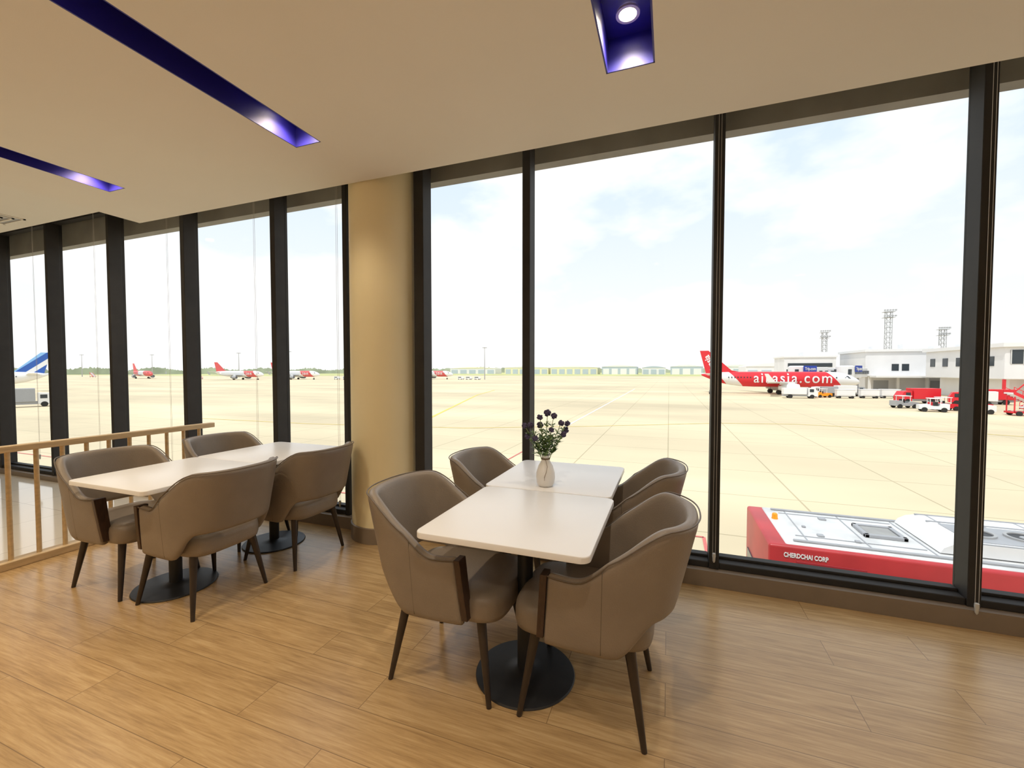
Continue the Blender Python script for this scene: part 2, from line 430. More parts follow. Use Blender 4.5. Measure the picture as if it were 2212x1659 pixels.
def make_chair(loc, rot, label):
    e = empty("dining_chair", loc, label, "chair", rot=rot, group="taupe armchairs at tables")
    bm = bmesh.new(); NS, NZ = 56, 9; grid = []
    for i in range(NS+1):
        s = -1+2*i/NS; row = []
        a, b = low_h(s), top_h(s)
        for j in range(NZ+1): row.append(bm.verts.new(shell_point(s, a+(b-a)*j/NZ)))
        grid.append(row)
    for i in range(NS):
        for j in range(NZ):
            bm.faces.new((grid[i][j], grid[i+1][j], grid[i+1][j+1], grid[i][j+1]))
    o = obj_from_bm("backrest", bm, M['leather'], e, smooth=True)
    sm = o.modifiers.new("thick", 'SOLIDIFY'); sm.thickness = .048; sm.offset = 0
    ss = o.modifiers.new("soft", 'SUBSURF'); ss.levels = 1; ss.render_levels = 1
    def outer(s, z, off):
        p = shell_point(s, z); q = shell_point(min(1,s+.01), z)-shell_point(max(-1,s-.01), z)
        nrm = Vector((q.y,-q.x,0)).normalized()
        if nrm.dot(Vector((p.x+.1,p.y,0))) < 0: nrm = -nrm
        return p+nrm*off
    tube("piping", [outer(-1+2*i/64, top_h(-1+2*i/64)-.006, .0235) for i in range(65)], .0032, M['piping'], e, n=6)
    for sg in (-1,1):
        tube("side_seam", [outer(sg*.66, low_h(.66)+.02+(top_h(.66)-low_h(.66)-.03)*i/12, .0225) for i in range(13)], .0022, M['piping'], e, n=5)
    bm = bmesh.new(); K = 48; rings = []
    def srect(k, sc, z, ex=5.0):
        a = 2*pi*k/K; c, s_ = math.cos(a), math.sin(a)
        x = math.copysign(abs(c)**(2/ex), c); y = math.copysign(abs(s_)**(2/ex), s_)
        hw = .232 + .012*x
        return Vector((.005 + x*(.282-sc), y*(hw-sc), z))
    prof = [(.06,.335),(.022,.338),(.006,.350),(.0,.375),(.0,.415),(.004,.440),(.02,.456),(.06,.465),(.14,.469)]
    for sc,z in prof: rings.append([bm.verts.new(srect(k,sc,z)) for k in range(K)])
    for a,b in zip(rings, rings[1:]):
        for i in range(K): bm.faces.new((a[i], a[(i+1)%K], b[(i+1)%K], b[i]))
    bm.faces.new(rings[0]); bm.faces.new(rings[-1])
    obj_from_bm("seat", bm, M['leather'], e, smooth=True)
    for sg in (-1,1):
        bm = bmesh.new()
        zs = [.365,.45,.54,.630]
        prev = None
        for k,z in enumerate(zs):
            p = shell_point(sg*1.0, z)
            hw = .025+.002*k
            ring = [bm.verts.new((p.x-.002, p.y-hw, z)), bm.verts.new((p.x+.026, p.y-hw, z)),
                    bm.verts.new((p.x+.026, p.y+hw, z)), bm.verts.new((p.x-.002, p.y+hw, z))]
            if prev:
                for i in range(4): bm.faces.new((prev[i], prev[(i+1)%4], ring[(i+1)%4], ring[i]))
            else: bm.faces.new(ring)
            prev = ring
        bm.faces.new(prev)
        w = obj_from_bm("armrest_front", bm, M['darkwood'], e)
        w["label"] = "dark wooden arm front panel"
        bv = w.modifiers.new("b",'BEVEL'); bv.width = .003; bv.segments = 2
    for sx in (-1,1):
        for sy in (-1,1):
            rod("leg", (sx*.185-.005, sy*.18, .35), (sx*.245-.005, sy*.232, 0), .022, .011, M['legwood'], e)
    return e
C0 = make_chair((-.930,1.825,0), 0, "taupe leather armchair with wooden arm fronts, tucked at table")
for (x,y,r,l) in [
    (-.320,1.832,pi,"taupe leather armchair with wooden arm fronts, pulled slightly out"),
    (-.930,2.62,0,"taupe leather tub chair beside window and vase table"),
    (-.335,2.65,pi,"taupe leather tub chair against the window"),
    (-3.37,1.80,0,"taupe leather tub chair beside wooden railing"),
    (-2.745,1.812,pi,"taupe leather tub chair seen from behind at table"),
    (-2.70,2.47,pi,"taupe leather tub chair next to cream column"),
    (-3.36,2.56,0,"taupe leather tub chair between railing and window")]:
    copy_thing(C0, (x,y,0), r, l)

# ------------------------------------------------------------------ vase + flowers
VX, VY = -.655, 2.33
vz = empty("vase", (VX,VY,.75), "small white ceramic bottle vase with twine bow", "vase")
lathe("vase_body", [(.030,0),(.040,.003),(.050,.02),(.054,.05),(.052,.08),(.042,.115),(.028,.14),(.021,.155),(.020,.165),(.024,.178),(.021,.178),(.017,.165),(.017,.12)], M['ceramic'], vz, n=48, caps=True)
def ringpts(r,z,n=24): return [(r*math.cos(2*pi*i/n), r*math.sin(2*pi*i/n), z) for i in range(n+1)]
tube("twine", ringpts(.023,.160)+ringpts(.024,.156), .0015, M['twine'], vz, n=6)
tube("twine_bow", [(.0,-.024,.158),(.012,-.035,.15),(.022,-.042,.12),(.018,-.052,.09),(.008,-.057,.06),(.01,-.058,.045)], .0012, M['twine'], vz, n=6)
fl = empty("thistle_bouquet", (VX,VY,.75), "dark purple globe thistles with green leaves in vase", "flowers")
random.seed(3)
heads = [(-.122,.345,0),(-.085,.345,.02),(-.035,.395,-.02),(.048,.40,.01),(.012,.415,.03),(.088,.36,0),(.125,.355,.02),(.098,.30,-.03),(-.105,.285,.0),(-.062,.28,-.04),(.030,.325,-.03),(.118,.315,.04),(-.03,.345,.03)]
hbm = bmesh.new(); bmesh.ops.create_icosphere(hbm, subdivisions=3, radius=.0155)
for v in hbm.verts: v.co *= 1+ (0.28 if random.random()<.4 else -.05)*1.0
hme = bpy.data.meshes.new("flower_head"); hbm.to_mesh(hme); hbm.free(); hme.materials.append(M['thistle'])
bl = bmesh.new()
rx, ry = .938,.346
def leaf(q, dr, ln, wd=.17):
    sd = dr.cross(Vector((0,0,1))).normalized()*ln*wd
    v = [bl.verts.new(c) for c in (q, q+dr*ln*.5+sd, q+dr*ln, q+dr*ln*.5-sd)]
    bl.faces.new(v)
for (r,z,d) in heads:
    p = Vector((r*rx - d*ry, r*ry + d*rx, z))
    o = bpy.data.objects.new("flower_head", hme); o.location = p; o.scale = [random.uniform(.85,1.1)]*3
    o.rotation_euler = (random.random()*3,random.random()*3,0); link(o, fl)
    base = Vector((p.x*.06,p.y*.06,.10)); mid = Vector((p.x*.42,p.y*.42,.10+(z-.10)*.55))
    tube("stem", [base, base.lerp(mid,.6)+Vector((0,0,.01)), mid, p], .0019, M['stem'], fl, n=5)
    for k in range(38):
        t = random.uniform(.34,.84); q = base.lerp(mid, t*2) if t<.5 else mid.lerp(p,(t-.5)*2)
        a = random.random()*2*pi; ln = random.uniform(.022,.052)*(1.25-t*.6)
        leaf(q, Vector((math.cos(a), math.sin(a), random.uniform(-.1,.9))).normalized(), ln, .2)
for k in range(100):
    a = random.random()*2*pi; z = random.uniform(.17,.27); rr = random.uniform(0,.035)*(z-.12)/.1
    q = Vector((rr*math.cos(a), rr*math.sin(a), z))
    leaf(q, Vector((math.cos(a), math.sin(a), random.uniform(.2,1.3))).normalized(), random.uniform(.02,.045), .22)
lv = obj_from_bm("leaves", bl, M['leaf'], fl)

# ------------------------------------------------------------------ blind cords
def cord(x, zb, zt=3.36, y=2.99):
    e = empty("blind_cord", (x,y,zb), "thin beaded roller blind cord loop hanging by window frame", "blind cord", group="roller blind cords")
    rod("cord_loop", (-.008,0,.02), (-.008,0,zt-zb), .0011,.0011, M['cord'], e, n=6)
    rod("cord_loop", (.008,0,.02), (.008,0,zt-zb), .0011,.0011, M['cord'], e, n=6)
    lathe("cord_weight", [(.003,-.03),(.008,-.02),(.009,.0),(.011,.012),(.010,.03),(.003,.034)], M['clear'], e, n=12)
for x,zb in [(.285,.20),(1.575,.12),(-2.735,.22)]: cord(x,zb)
for x in (-3.72,-4.98,-6.26,-7.55): cord(x,.3)

# ------------------------------------------------------------------ exterior ground
def flat(name, x0,x1,y0,y1,z, m, label, cat):
    bm = bmesh.new(); vs = [bm.verts.new(c) for c in [(x0,y0,z),(x1,y0,z),(x1,y1,z),(x0,y1,z)]]
    bm.faces.new(vs); return tag(obj_from_bm(name, bm, m), label, cat)
g = flat("apron", -2500,2500,-300,4000, GZ, M['apron'], "pale concrete airport apron with slab joints", "ground"); g["kind"]="structure"
g = flat("grass_field", -2500,2500,480,4000, GZ+.05, M['grass'], "dry green grass beyond the apron", "grass"); g["kind"]="stuff"
bm = bmesh.new(); vs=[bm.verts.new(c) for c in [(-2500,330,GZ+.06),(-420,330,GZ+.06),(-250,480,GZ+.06),(-2500,480,GZ+.06)]]; bm.faces.new(vs)
g = tag(obj_from_bm("grass_field.001", bm, M['grass']), "dry green grass beside the far taxiway", "grass"); g["kind"]="stuff"

def strip(name, pts, w, m, label):
    bm = bmesh.new(); prev=None
    pts=[Vector((p[0],p[1],0)) for p in pts]
    for i,p in enumerate(pts):
        d=(pts[min(i+1,len(pts)-1)]-pts[max(i-1,0)]).normalized(); nrm=Vector((-d.y,d.x,0))*w/2
        cur=(bm.verts.new((p+nrm)+Vector((0,0,GZ+.02))), bm.verts.new((p-nrm)+Vector((0,0,GZ+.02))))
        if prev: bm.faces.new((prev[0],prev[1],cur[1],cur[0]))
        prev=cur
    return tag(obj_from_bm(name,bm,m), label, "ground marking")
strip("pavement_marking", [(-10.8,46),(-10.8,150)], .22, M['whiteline'], "straight white painted line on the apron")
strip("pavement_marking", [(-28,44),(-46,99),(-52,125)], .4, M['yellowline'], "yellow taxi guide line on the apron")
strip("pavement_marking", [(-60,38),(-40,38.6),(-21,41.6),(-8,48),(5.6,56),(14,58),(27.8,56),(45,50)], .2, M['yellowline'], "curving yellow taxi guide line on the apron")
strip("pavement_marking", [(-70,17.2),(1.3,17.4)], .12, M['redline'], "thin red boundary line on the apron")
strip("pavement_marking", [(-10.6,17.3),(-10.6,33)], .12, M['redline'], "thin red boundary line crossing the apron")
strip("pavement_marking", [(1.3,14),(1.3,17.4)], .12, M['redline'], "short red boundary line by the bus")

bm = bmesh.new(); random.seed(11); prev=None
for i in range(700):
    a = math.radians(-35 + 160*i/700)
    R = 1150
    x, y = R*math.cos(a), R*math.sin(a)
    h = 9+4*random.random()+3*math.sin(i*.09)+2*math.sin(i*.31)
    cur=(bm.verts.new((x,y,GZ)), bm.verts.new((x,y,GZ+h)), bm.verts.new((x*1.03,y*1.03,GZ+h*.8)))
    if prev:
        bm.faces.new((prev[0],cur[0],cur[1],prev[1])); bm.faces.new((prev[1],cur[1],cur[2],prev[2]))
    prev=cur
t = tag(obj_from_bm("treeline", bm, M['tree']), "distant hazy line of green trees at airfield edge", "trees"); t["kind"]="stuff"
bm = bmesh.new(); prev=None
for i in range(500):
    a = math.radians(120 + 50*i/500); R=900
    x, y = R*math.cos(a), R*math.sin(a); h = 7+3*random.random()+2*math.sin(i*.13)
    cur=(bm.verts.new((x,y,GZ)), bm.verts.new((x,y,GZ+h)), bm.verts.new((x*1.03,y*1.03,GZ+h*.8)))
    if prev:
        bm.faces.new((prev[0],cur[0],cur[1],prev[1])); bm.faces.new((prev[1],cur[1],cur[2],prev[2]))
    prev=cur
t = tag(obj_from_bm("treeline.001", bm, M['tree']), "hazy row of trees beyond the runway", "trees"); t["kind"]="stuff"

def hangar(x0,x1,y,top,m,roofm,label,doors=4):
    e = empty("hangar", ((x0+x1)/2,y,GZ), label, "building", group="distant airfield buildings")
    w=(x1-x0)/2; h=top-GZ
    box("building_body", -w,w,0,30,0,h*.8, m, e)
    bm=bmesh.new(); K=10
    pr=[( -w+2*w*k/K, h*.8+h*.2*math.sin(pi*k/K)) for k in range(K+1)]
    f=[bm.verts.new((x,-.5,z)) for x,z in pr]+[]; b=[bm.verts.new((x,30.5,z)) for x,z in pr]
    for k in range(K): bm.faces.new((f[k],f[k+1],b[k+1],b[k]))
    bm.faces.new(f); bm.faces.new(b); bm.faces.new((f[0],f[-1],b[-1],b[0]))
    obj_from_bm("roof", bm, roofm, e)
    for k in range(doors):
        cx=-w+2*w*(k+.5)/doors; q=w/doors*.7
        box("door", cx-q,cx+q,-.4,0,0,h*.6, M['bluegrey'] if m is not M['bluegrey'] else M['white'], e)
for (x0,x1,y,top,m,r_,l,dn) in [
    (-268,-190,690,8.6,M['ylw'],M['offwhite'],"long low cream distant hangar",6),
    (-186,-108,690,8.8,M['ylw'],M['white'],"long low cream distant hangar",6),
    (-101,-47,690,10,M['bluegrey'],M['white'],"blue-grey distant hangar with white roof",4),
    (-40,-5,700,8.0,M['offwhite'],M['bluegrey'],"low white distant building",3),
    (2,48,700,10,M['bluegrey'],M['offwhite'],"low blue-grey distant warehouse",3),
    (-380,-290,700,7,M['offwhite'],M['ylw'],"low pale distant building",5),
    (52,120,640,9,M['offwhite'],M['offwhite'],"low white distant building",5),
    (45,75,300,6.0,M['offwhite'],M['white'],"white service building behind airliner",4)]:
    hangar(x0,x1,y,top,m,r_,l,dn)

def mast(x,y,h,label):
    e = empty("light_mast", (x,y,GZ), label, "light mast", group="apron light masts")
    rod("pole", (0,0,0),(0,0,h), .38,.16, M['steel'], e, n=10)
    bm=bmesh.new()
    for k in range(8):
        a=2*pi*k/8; bm_rod(bm,(0,0,h-.3),(1.3*math.cos(a),1.3*math.sin(a),h-.3),.06,n=6)
        bm_box(bm,1.3*math.cos(a)-.3,1.3*math.cos(a)+.3,1.3*math.sin(a)-.3,1.3*math.sin(a)+.3,h-.6,h-.2)
    obj_from_bm("lamp_ring", bm, M['steel'], e)
for (x,y,h) in [(-118,266,22),(-543,247,22),(-478,271,22),(-360,272,22),(-293,265,22)]:
    mast(x,y,h,"tall slender apron light mast with ring of lamps")

def lattice(x,y,h,w,label):
    e = empty("lattice_tower", (x,y,GZ), label, "floodlight tower", group="lattice floodlight towers")
    bm=bmesh.new(); n=int(h/ w/1.1)
    c=[(-w/2,-w/2),(w/2,-w/2),(w/2,w/2),(-w/2,w/2)]
    for k in range(4): bm_rod(bm,(c[k][0],c[k][1],0),(c[k][0],c[k][1],h),.09,n=5)
    for j in range(n):
        z0=h*j/n; z1=h*(j+1)/n
        for k in range(4):
            a=c[k]; b=c[(k+1)%4]
            bm_rod(bm,(a[0],a[1],z0),(b[0],b[1],z1),.05,n=4); bm_rod(bm,(a[0],a[1],z1),(b[0],b[1],z1),.05,n=4)
    obj_from_bm("lattice_frame", bm, M['steel'], e)
    bm=bmesh.new()
    for z in (h, h-1.9):
        bm_box(bm,-w,w,-w*.8,w*.8,z,z+.12)
        for k in range(5):
            xx=-w*1.0+2*w*k/4; bm_box(bm,xx-.22,xx+.22,-w*.9,-w*.9+.3,z+.3,z+.8)
        bm_box(bm,-w*1.1,w*1.1,-w*.75,-w*.7,z+.5,z+.56)
    obj_from_bm("floodlight_platform", bm, M['steel'], e)
lattice(69.6,180,26,1.5,"tall grey lattice floodlight tower behind terminal")
lattice(51.5,180,19.6,1.3,"grey lattice floodlight tower behind jet bridges")
lattice(84,180,19.6,1.3,"grey lattice floodlight tower behind terminal roof")

# ------------------------------------------------------------------ aircraft
def ramp_mat(name, seq, cx, cz, div):
    m, nt, b = new_mat(name); N=nt.nodes; L=nt.links
    tc=N.new("ShaderNodeTexCoord"); sp=N.new("ShaderNodeSeparateXYZ"); L.new(tc.outputs["Object"], sp.inputs[0])
    a0=N.new("ShaderNodeMath"); a0.operation='MULTIPLY'; a0.inputs[1].default_value=cx; L.new(sp.outputs["X"],a0.inputs[0])
    ad=N.new("ShaderNodeMath"); ad.operation='MULTIPLY_ADD'; ad.inputs[1].default_value=cz
    L.new(sp.outputs["Z"], ad.inputs[0]); L.new(a0.outputs[0], ad.inputs[2])
    dv=N.new("ShaderNodeMath"); dv.operation='DIVIDE'; dv.inputs[1].default_value=div; L.new(ad.outputs[0], dv.inputs[0])
    r=N.new("ShaderNodeValToRGB"); r.color_ramp.interpolation='CONSTANT'; e=r.color_ramp.elements
    e[0].position=seq[0][0]; e[0].color=seq[0][1]; e[1].position=seq[1][0]; e[1].color=seq[1][1]
    for p,c in seq[2:]:
        k=e.new(p); k.color=c
    L.new(dv.outputs[0], r.inputs[0]); L.new(r.outputs[0], b.inputs["Base Color"]); b.inputs["Roughness"].default_value=.35
    return m
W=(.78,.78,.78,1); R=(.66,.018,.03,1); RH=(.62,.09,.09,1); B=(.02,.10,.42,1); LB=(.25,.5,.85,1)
LV={'red':ramp_mat("livery_red",[(0,R),(8.5/45,W),(12.0/45,R),(35.0/45,W)],1,.9,45),
    'blue':ramp_mat("livery_blue",[(0,W),(1,W)],1,.9,45),
    'lion':ramp_mat("livery_white_red",[(0,W),(28/45,RH),(35.5/45,W)],1,.9,45),
    'red2':ramp_mat("livery_red_white",[(0,RH),(20/45,W),(30/45,RH)],1,.9,45)}
bluefin=ramp_mat("blue_swoosh_fin",[(0,W),(.16,B),(.24,LB),(.30,B),(.42,W),(.50,B),(.60,LB)],.8,1.0,20)
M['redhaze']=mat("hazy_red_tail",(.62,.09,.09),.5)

def poly_slab(bm, a, b):
    va=[bm.verts.new(p) for p in a]; vb=[bm.verts.new(p) for p in b]
    n=len(a); bm.faces.new(va); bm.faces.new(vb)
    for i in range(n): bm.faces.new((va[i],va[(i+1)%n],vb[(i+1)%n],vb[i]))

def airplane(x,y,rot,kind,finm,label,text=None,tm=None,tx=14.4,tw=16.0,th=2.6,tz=3.9,fintext=None,detail=True):
    e=empty("airliner",(x,y,GZ),label,"airplane",rot=rot,group="parked airliners")
    rings=[(0,.12,.18,5.05),(1,.42,.5,4.9),(2.5,.8,.95,4.68),(5,1.35,1.5,4.32),(7.5,1.72,1.82,4.08),(10,1.93,2.0,3.93),(13,1.98,2.05,3.9),(20,1.98,2.05,3.9),(30.5,1.98,2.05,3.9),(32.5,1.93,1.98,3.87),(34.2,1.72,1.74,3.75),(35.6,1.35,1.35,3.58),(36.7,.88,.88,3.4),(37.3,.5,.5,3.3),(37.6,.08,.08,3.25)]
    bm=bmesh.new(); K=28; rr=[]
    for (px,ry_,rz,zc) in rings: rr.append([bm.verts.new((px,ry_*math.cos(2*pi*k/K),zc+rz*math.sin(2*pi*k/K))) for k in range(K)])
    for a,b in zip(rr,rr[1:]):
        for k in range(K): bm.faces.new((a[k],a[(k+1)%K],b[(k+1)%K],b[k]))
    bm.faces.new(rr[0]); bm.faces.new(rr[-1])
    obj_from_bm("fuselage",bm,LV[kind],e,smooth=True)
    bm=bmesh.new()
    prof=[(9.8,5.85),(7.6,6.3),(1.7,11.8),(-.5,11.8),(1.2,5.2),(7,5.0)]
    poly_slab(bm,[(px,-.16,z) for px,z in prof],[(px,.16,z) for px,z in prof])
    obj_from_bm("tail_fin",bm,finm,e)
    for sg in (-1,1):
        bm=bmesh.new()
        poly_slab(bm,[(5.2,sg*.5,4.85),(1.6,sg*.5,4.85),(.2,sg*6.2,5.45),(1.7,sg*6.2,5.45)],[(5.2,sg*.5,5.05),(1.6,sg*.5,5.05),(.2,sg*6.2,5.52),(1.7,sg*6.2,5.52)])
        obj_from_bm("tailplane",bm,M['white'],e)
        bm=bmesh.new()
        poly_slab(bm,[(23,sg*1.6,2.75),(16,sg*1.6,2.75),(15.2,sg*6.5,3.05),(12.2,sg*17,3.5),(13.8,sg*17,3.5),(19.2,sg*6.5,3.05)],
                     [(23,sg*1.6,3.3),(16,sg*1.6,3.1),(15.2,sg*6.5,3.3),(12.2,sg*17,3.62),(13.8,sg*17,3.62),(19.2,sg*6.5,3.4)])
        poly_slab(bm,[(13.8,sg*16.95,3.5),(12.2,sg*16.95,3.5),(11.3,sg*17.3,5.5),(12.1,sg*17.3,5.5)],[(13.8,sg*17.05,3.5),(12.2,sg*17.05,3.5),(11.3,sg*17.4,5.5),(12.1,sg*17.4,5.5)])
        obj_from_bm("wing",bm,M['greyp'] if kind!='red' else M['white'],e)
        lathe("engine",[(.45,17.6),(.75,18.3),(1.05,19.4),(1.15,20.5),(1.12,21.6),(1.0,22.1),(.9,22.0),(.85,21.0)],M['white'] if kind=='red' else M['greyp'],e,n=24,axis='X',off=(0,sg*5.75,1.75))
        box("pylon",17.8,21.2,sg*5.75-.15,sg*5.75+.15,2.6,3.3,M['white'],e)
    if detail:
        bm=bmesh.new()
        for (gx,gy) in [(18.2,-3.8),(18.2,3.8),(33,0)]:
            bm_rod(bm,(gx,gy,.5),(gx,gy,2.4),.14,n=8)
        obj_from_bm("landing_gear_strut",bm,M['steel'],e)
        for (gx,gy) in [(18.2,-3.8),(18.2,3.8),(33,0)]:
            rad=.58 if gx<30 else .4
            bm=bmesh.new(); 
            for s_ in (-.3,.3): bm_rod(bm,(gx,gy+s_-.17,rad),(gx,gy+s_+.17,rad),rad,n=20)
            obj_from_bm("wheel",bm,M['tyre'],e)
        bm=bmesh.new()
        for k in range(34):
            px=6.5+k*.76
            if kind=='red' and 12.4<px<30.9: continue
            for sg in (-1,1):
                ry_=1.98 if px>12 else 1.55+.036*(px)
                bm_box(bm,px,px+.25,sg*ry_-.04,sg*ry_+.02,4.25,4.6)
        obj_from_bm("cabin_windows",bm,M['darkglass'],e)
        bm=bmesh.new()
        for sg in (-1,1):
            poly_slab(bm,[(33.6,sg*1.72,4.35),(35.0,sg*1.45,4.2),(35.9,sg*.75,4.25),(35.3,sg*.8,4.75),(34.2,sg*1.4,4.85)],[(33.6,sg*1.5,4.35),(35.0,sg*1.2,4.2),(35.7,sg*.6,4.25),(35.1,sg*.6,4.7),(34.0,sg*1.1,4.8)])
        obj_from_bm("cockpit_windows",bm,M['darkglass'],e)
    if text:
        t=text_mesh("lettering",text,th,tm,e,width=tw,bold=.025,extr=.05,spacing=1.22)
        for v in t.data.vertices:
            X,Yv,Zv=v.co; z=tz+Yv
            q=max(0,1-((z-3.9)/2.05)**2); v.co=(tx+X, -(1.98*math.sqrt(q)+.16)-Zv, z)
    if fintext:
        t=text_mesh("tail_logo",fintext,2.2,M['white'],e,width=5.2,bold=.05,extr=.02)
        a=math.radians(115)
        for v in t.data.vertices:
            X,Yv,Zv=v.co
            v.co=(3.9+X*math.cos(a)-Yv*math.sin(a)*1.0, -.2-Zv, 6.0+X*math.sin(a)+Yv*math.cos(a))
    return e
airplane(8.6,131,math.radians(4),'red',M['red'],"red airliner with white nose parked by jet bridge","airasia.com",M['white'],12.7,18.0,3.8,3.05,"airasia")
airplane(-290,202,math.radians(10),'lion',M['redhaze'],"white and red airliner parked on far stand","Lion",M['white'],24,6,3.0,3.2)
airplane(-262,222,math.radians(10),'lion',M['redhaze'],"white and red airliner parked on far stand","Lion",M['white'],24,6,3.0,3.2)
airplane(-180,262,math.radians(8),'lion',M['redhaze'],"white and red airliner parked on far stand","Lion",M['white'],24,6,3.0,3.2)
airplane(-401,214,math.radians(-12),'red2',M['redhaze'],"small red and white airliner on far stand")
airplane(-180,74,math.radians(222),'blue',bluefin,"white airliner with blue swoosh tail fin parked on apron")

# ------------------------------------------------------------------ terminal and jet bridges
tb=empty("terminal_building",(85,150,GZ),"white flat-roofed terminal pier with small dark windows","building")
box("upper_storey",-32,60,0,20,4.6,12.0,M['offwhite'],tb,.15,1)
box("roof_parapet",-32.4,60.5,-.5,20.5,11.6,12.3,M['white'],tb)
box("ground_storey",-31,60,3,19,0,4.6,M['offwhite'],tb)
bm=bmesh.new()
for k in range(14): bm_box(bm,-31+k*6.5,-30.4+k*6.5,.5,1.1,0,4.6)
obj_from_bm("supporting_posts",bm,M['white'],tb)
bm=bmesh.new()
for k in range(6): bm_box(bm,-29+k*13,-25.5+k*13,2.9,3.0,0,3.4)
obj_from_bm("service_doors",bm,M['greyp'],tb)
box("canopy",-31,-6,-4,.2,4.3,4.8,M['white'],tb)
bm=bmesh.new()
for (a,b_,h_) in [(-29,-26.5,1.2),(-22,-19,1.6),(-15,-13.5,1.0),(-9,-4,1.4),(0,2,1.1)]: bm_box(bm,a,b_,4,7,12,12.2+h_)
obj_from_bm("roof_plant",bm,M['offwhite'],tb)
for k in range(9):
    for d in (0,2.3):
        xx=-26+k*8.5+d; box("window",xx,xx+1.6,-.08,0,6.2,8.1,M['darkglass'],tb)
tb2=empty("terminal_building",(63,114,GZ),"white terminal block with dark window band and red canopy","building")
box("upper_storey",0,45,0,28,4.5,11.2,M['offwhite'],tb2,.1,1)
box("roof_fascia",-.6,46,-.6,28.5,11.0,11.8,M['white'],tb2)
box("window_band",.8,45,-.1,0,7.6,10.4,M['darkglass'],tb2)
bm=bmesh.new()
for k in range(5): bm_box(bm,-.1,0,3+k*5.2,5+k*5.2,7.2,9.2)
obj_from_bm("end_windows",bm,M['darkglass'],tb2)
box("ground_storey",3,45,4,28,0,4.5,M['offwhite'],tb2)
bm=bmesh.new()
for k in range(12):
    bm_box(bm,k*4,k*4+.4,.2,.6,0,4.5)
    bm_rod(bm,(k*4,.3,0),(k*4+4,.3,4.5),.12,n=5)
obj_from_bm("steel_canopy_frame",bm,M['red'],tb2)
bm=bmesh.new()
for k in range(24): bm_box(bm,.8+k*1.85,.8+k*1.85+.12,-.16,-.1,7.6,10.4)
obj_from_bm("window_mullions",bm,M['white'],tb2)
def bridge(x,y,rot,ln,label,sign=None):
    e=empty("jet_bridge",(x,y,GZ),label,"jet bridge",rot=rot,group="passenger jet bridges")
    box("bridge_tunnel",0,ln*.55,-1.5,1.5,4.2,7.2,M['white'],e,.1,1)
    box("bridge_tunnel",ln*.5,ln,-1.25,1.25,4.4,7.0,M['offwhite'],e,.1,1)
    lathe("bridge_cab",[(2.1,3.9),(2.1,7.3),(1.6,7.6)],M['white'],e,n=20,off=(-.6,0,0))
    box("cab_windows",-2.2,-1.4,-1.9,1.9,5.2,6.6,M['darkglass'],e)
    bm=bmesh.new(); bm_box(bm,4,4.5,-1.2,-.8,0,4.3); bm_box(bm,4,4.5,.8,1.2,0,4.3); bm_box(bm,3.2,5.3,-1.5,1.5,.5,.9)
    bm_rod(bm,(4.2,-1.7,.5),(4.2,-1.2,.5),.5,n=14); bm_rod(bm,(4.2,1.2,.5),(4.2,1.7,.5),.5,n=14)
    obj_from_bm("bridge_undercarriage",bm,M['greyp'],e)
    bm=bmesh.new()
    for k in range(7): bm_box(bm,1.5+k*ln/8,1.5+k*ln/8+.9,-1.56,-1.5,5.3,6.2)
    obj_from_bm("bridge_windows",bm,M['darkglass'],e)
    if sign:
        box("sign_board",-.3,3.6,-2.25,-2.15,5.9,7.6,M['navy'],e)
        t=text_mesh("sign_lettering",sign,1.2,M['white'],e,width=3.2,bold=.02,extr=.02)
        for v in t.data.vertices:
            X,Yv,Zv=v.co; v.co=(.05+X,-2.3-Zv,6.35+Yv)
    return e
bridge(34.5,141.5,math.radians(25),14,"white jet bridge with blue sign board","Trip.com")
bridge(45,139.5,math.radians(50),9.5,"white jet bridge docked beside airliner nose","Trip.com")
box_b=empty("service_block",(52,160,GZ),"low white annex building with stepped roof","building")
box("building_body",-17,-3,0,14,0,10.8,M['offwhite'],box_b)
box("roof_plant",-11,-4,3,9,10.8,12.2,M['offwhite'],box_b)
box("roof_edge",-17.3,-2.7,-.3,14.3,10.4,10.9,M['white'],box_b)
box("window_strip",-16,-4,-.1,0,7.4,8.6,M['darkglass'],box_b)

# ------------------------------------------------------------------ ground vehicles
def wheels(e,xs,hy,r=.38,yc=0):
    for x in xs:
        for s in (-1,1):
            rod("wheel",(x,yc+s*hy-.12,r),(x,yc+s*hy+.12,r),r,r,M['tyre'],e,n=18)
def cart(x,y,rot=0):
    e=empty("baggage_cart",(x,y,GZ),"white covered baggage cart on small wheels","baggage cart",rot=rot,group="white baggage carts")
    box("cart_body",-1.7,1.7,-.8,.8,.55,1.95,M['white'],e,.06,2)
    box("cart_roof",-1.78,1.78,-.88,.88,1.93,2.05,M['offwhite'],e,.03,1)
    box("cart_curtain",-1.3,1.3,-.84,-.8,.8,1.8,M['offwhite'],e)
    box("chassis",-1.8,1.8,-.7,.7,.38,.55,M['greyp'],e)
    rod("tow_bar",(1.8,0,.45),(2.7,0,.35),.05,.05,M['greyp'],e,n=6)
    wheels(e,(-1.2,1.2),.7,.28)
for (x,y) in [(37.3,116),(42.4,118),(46.8,119.6)]: cart(x,y)
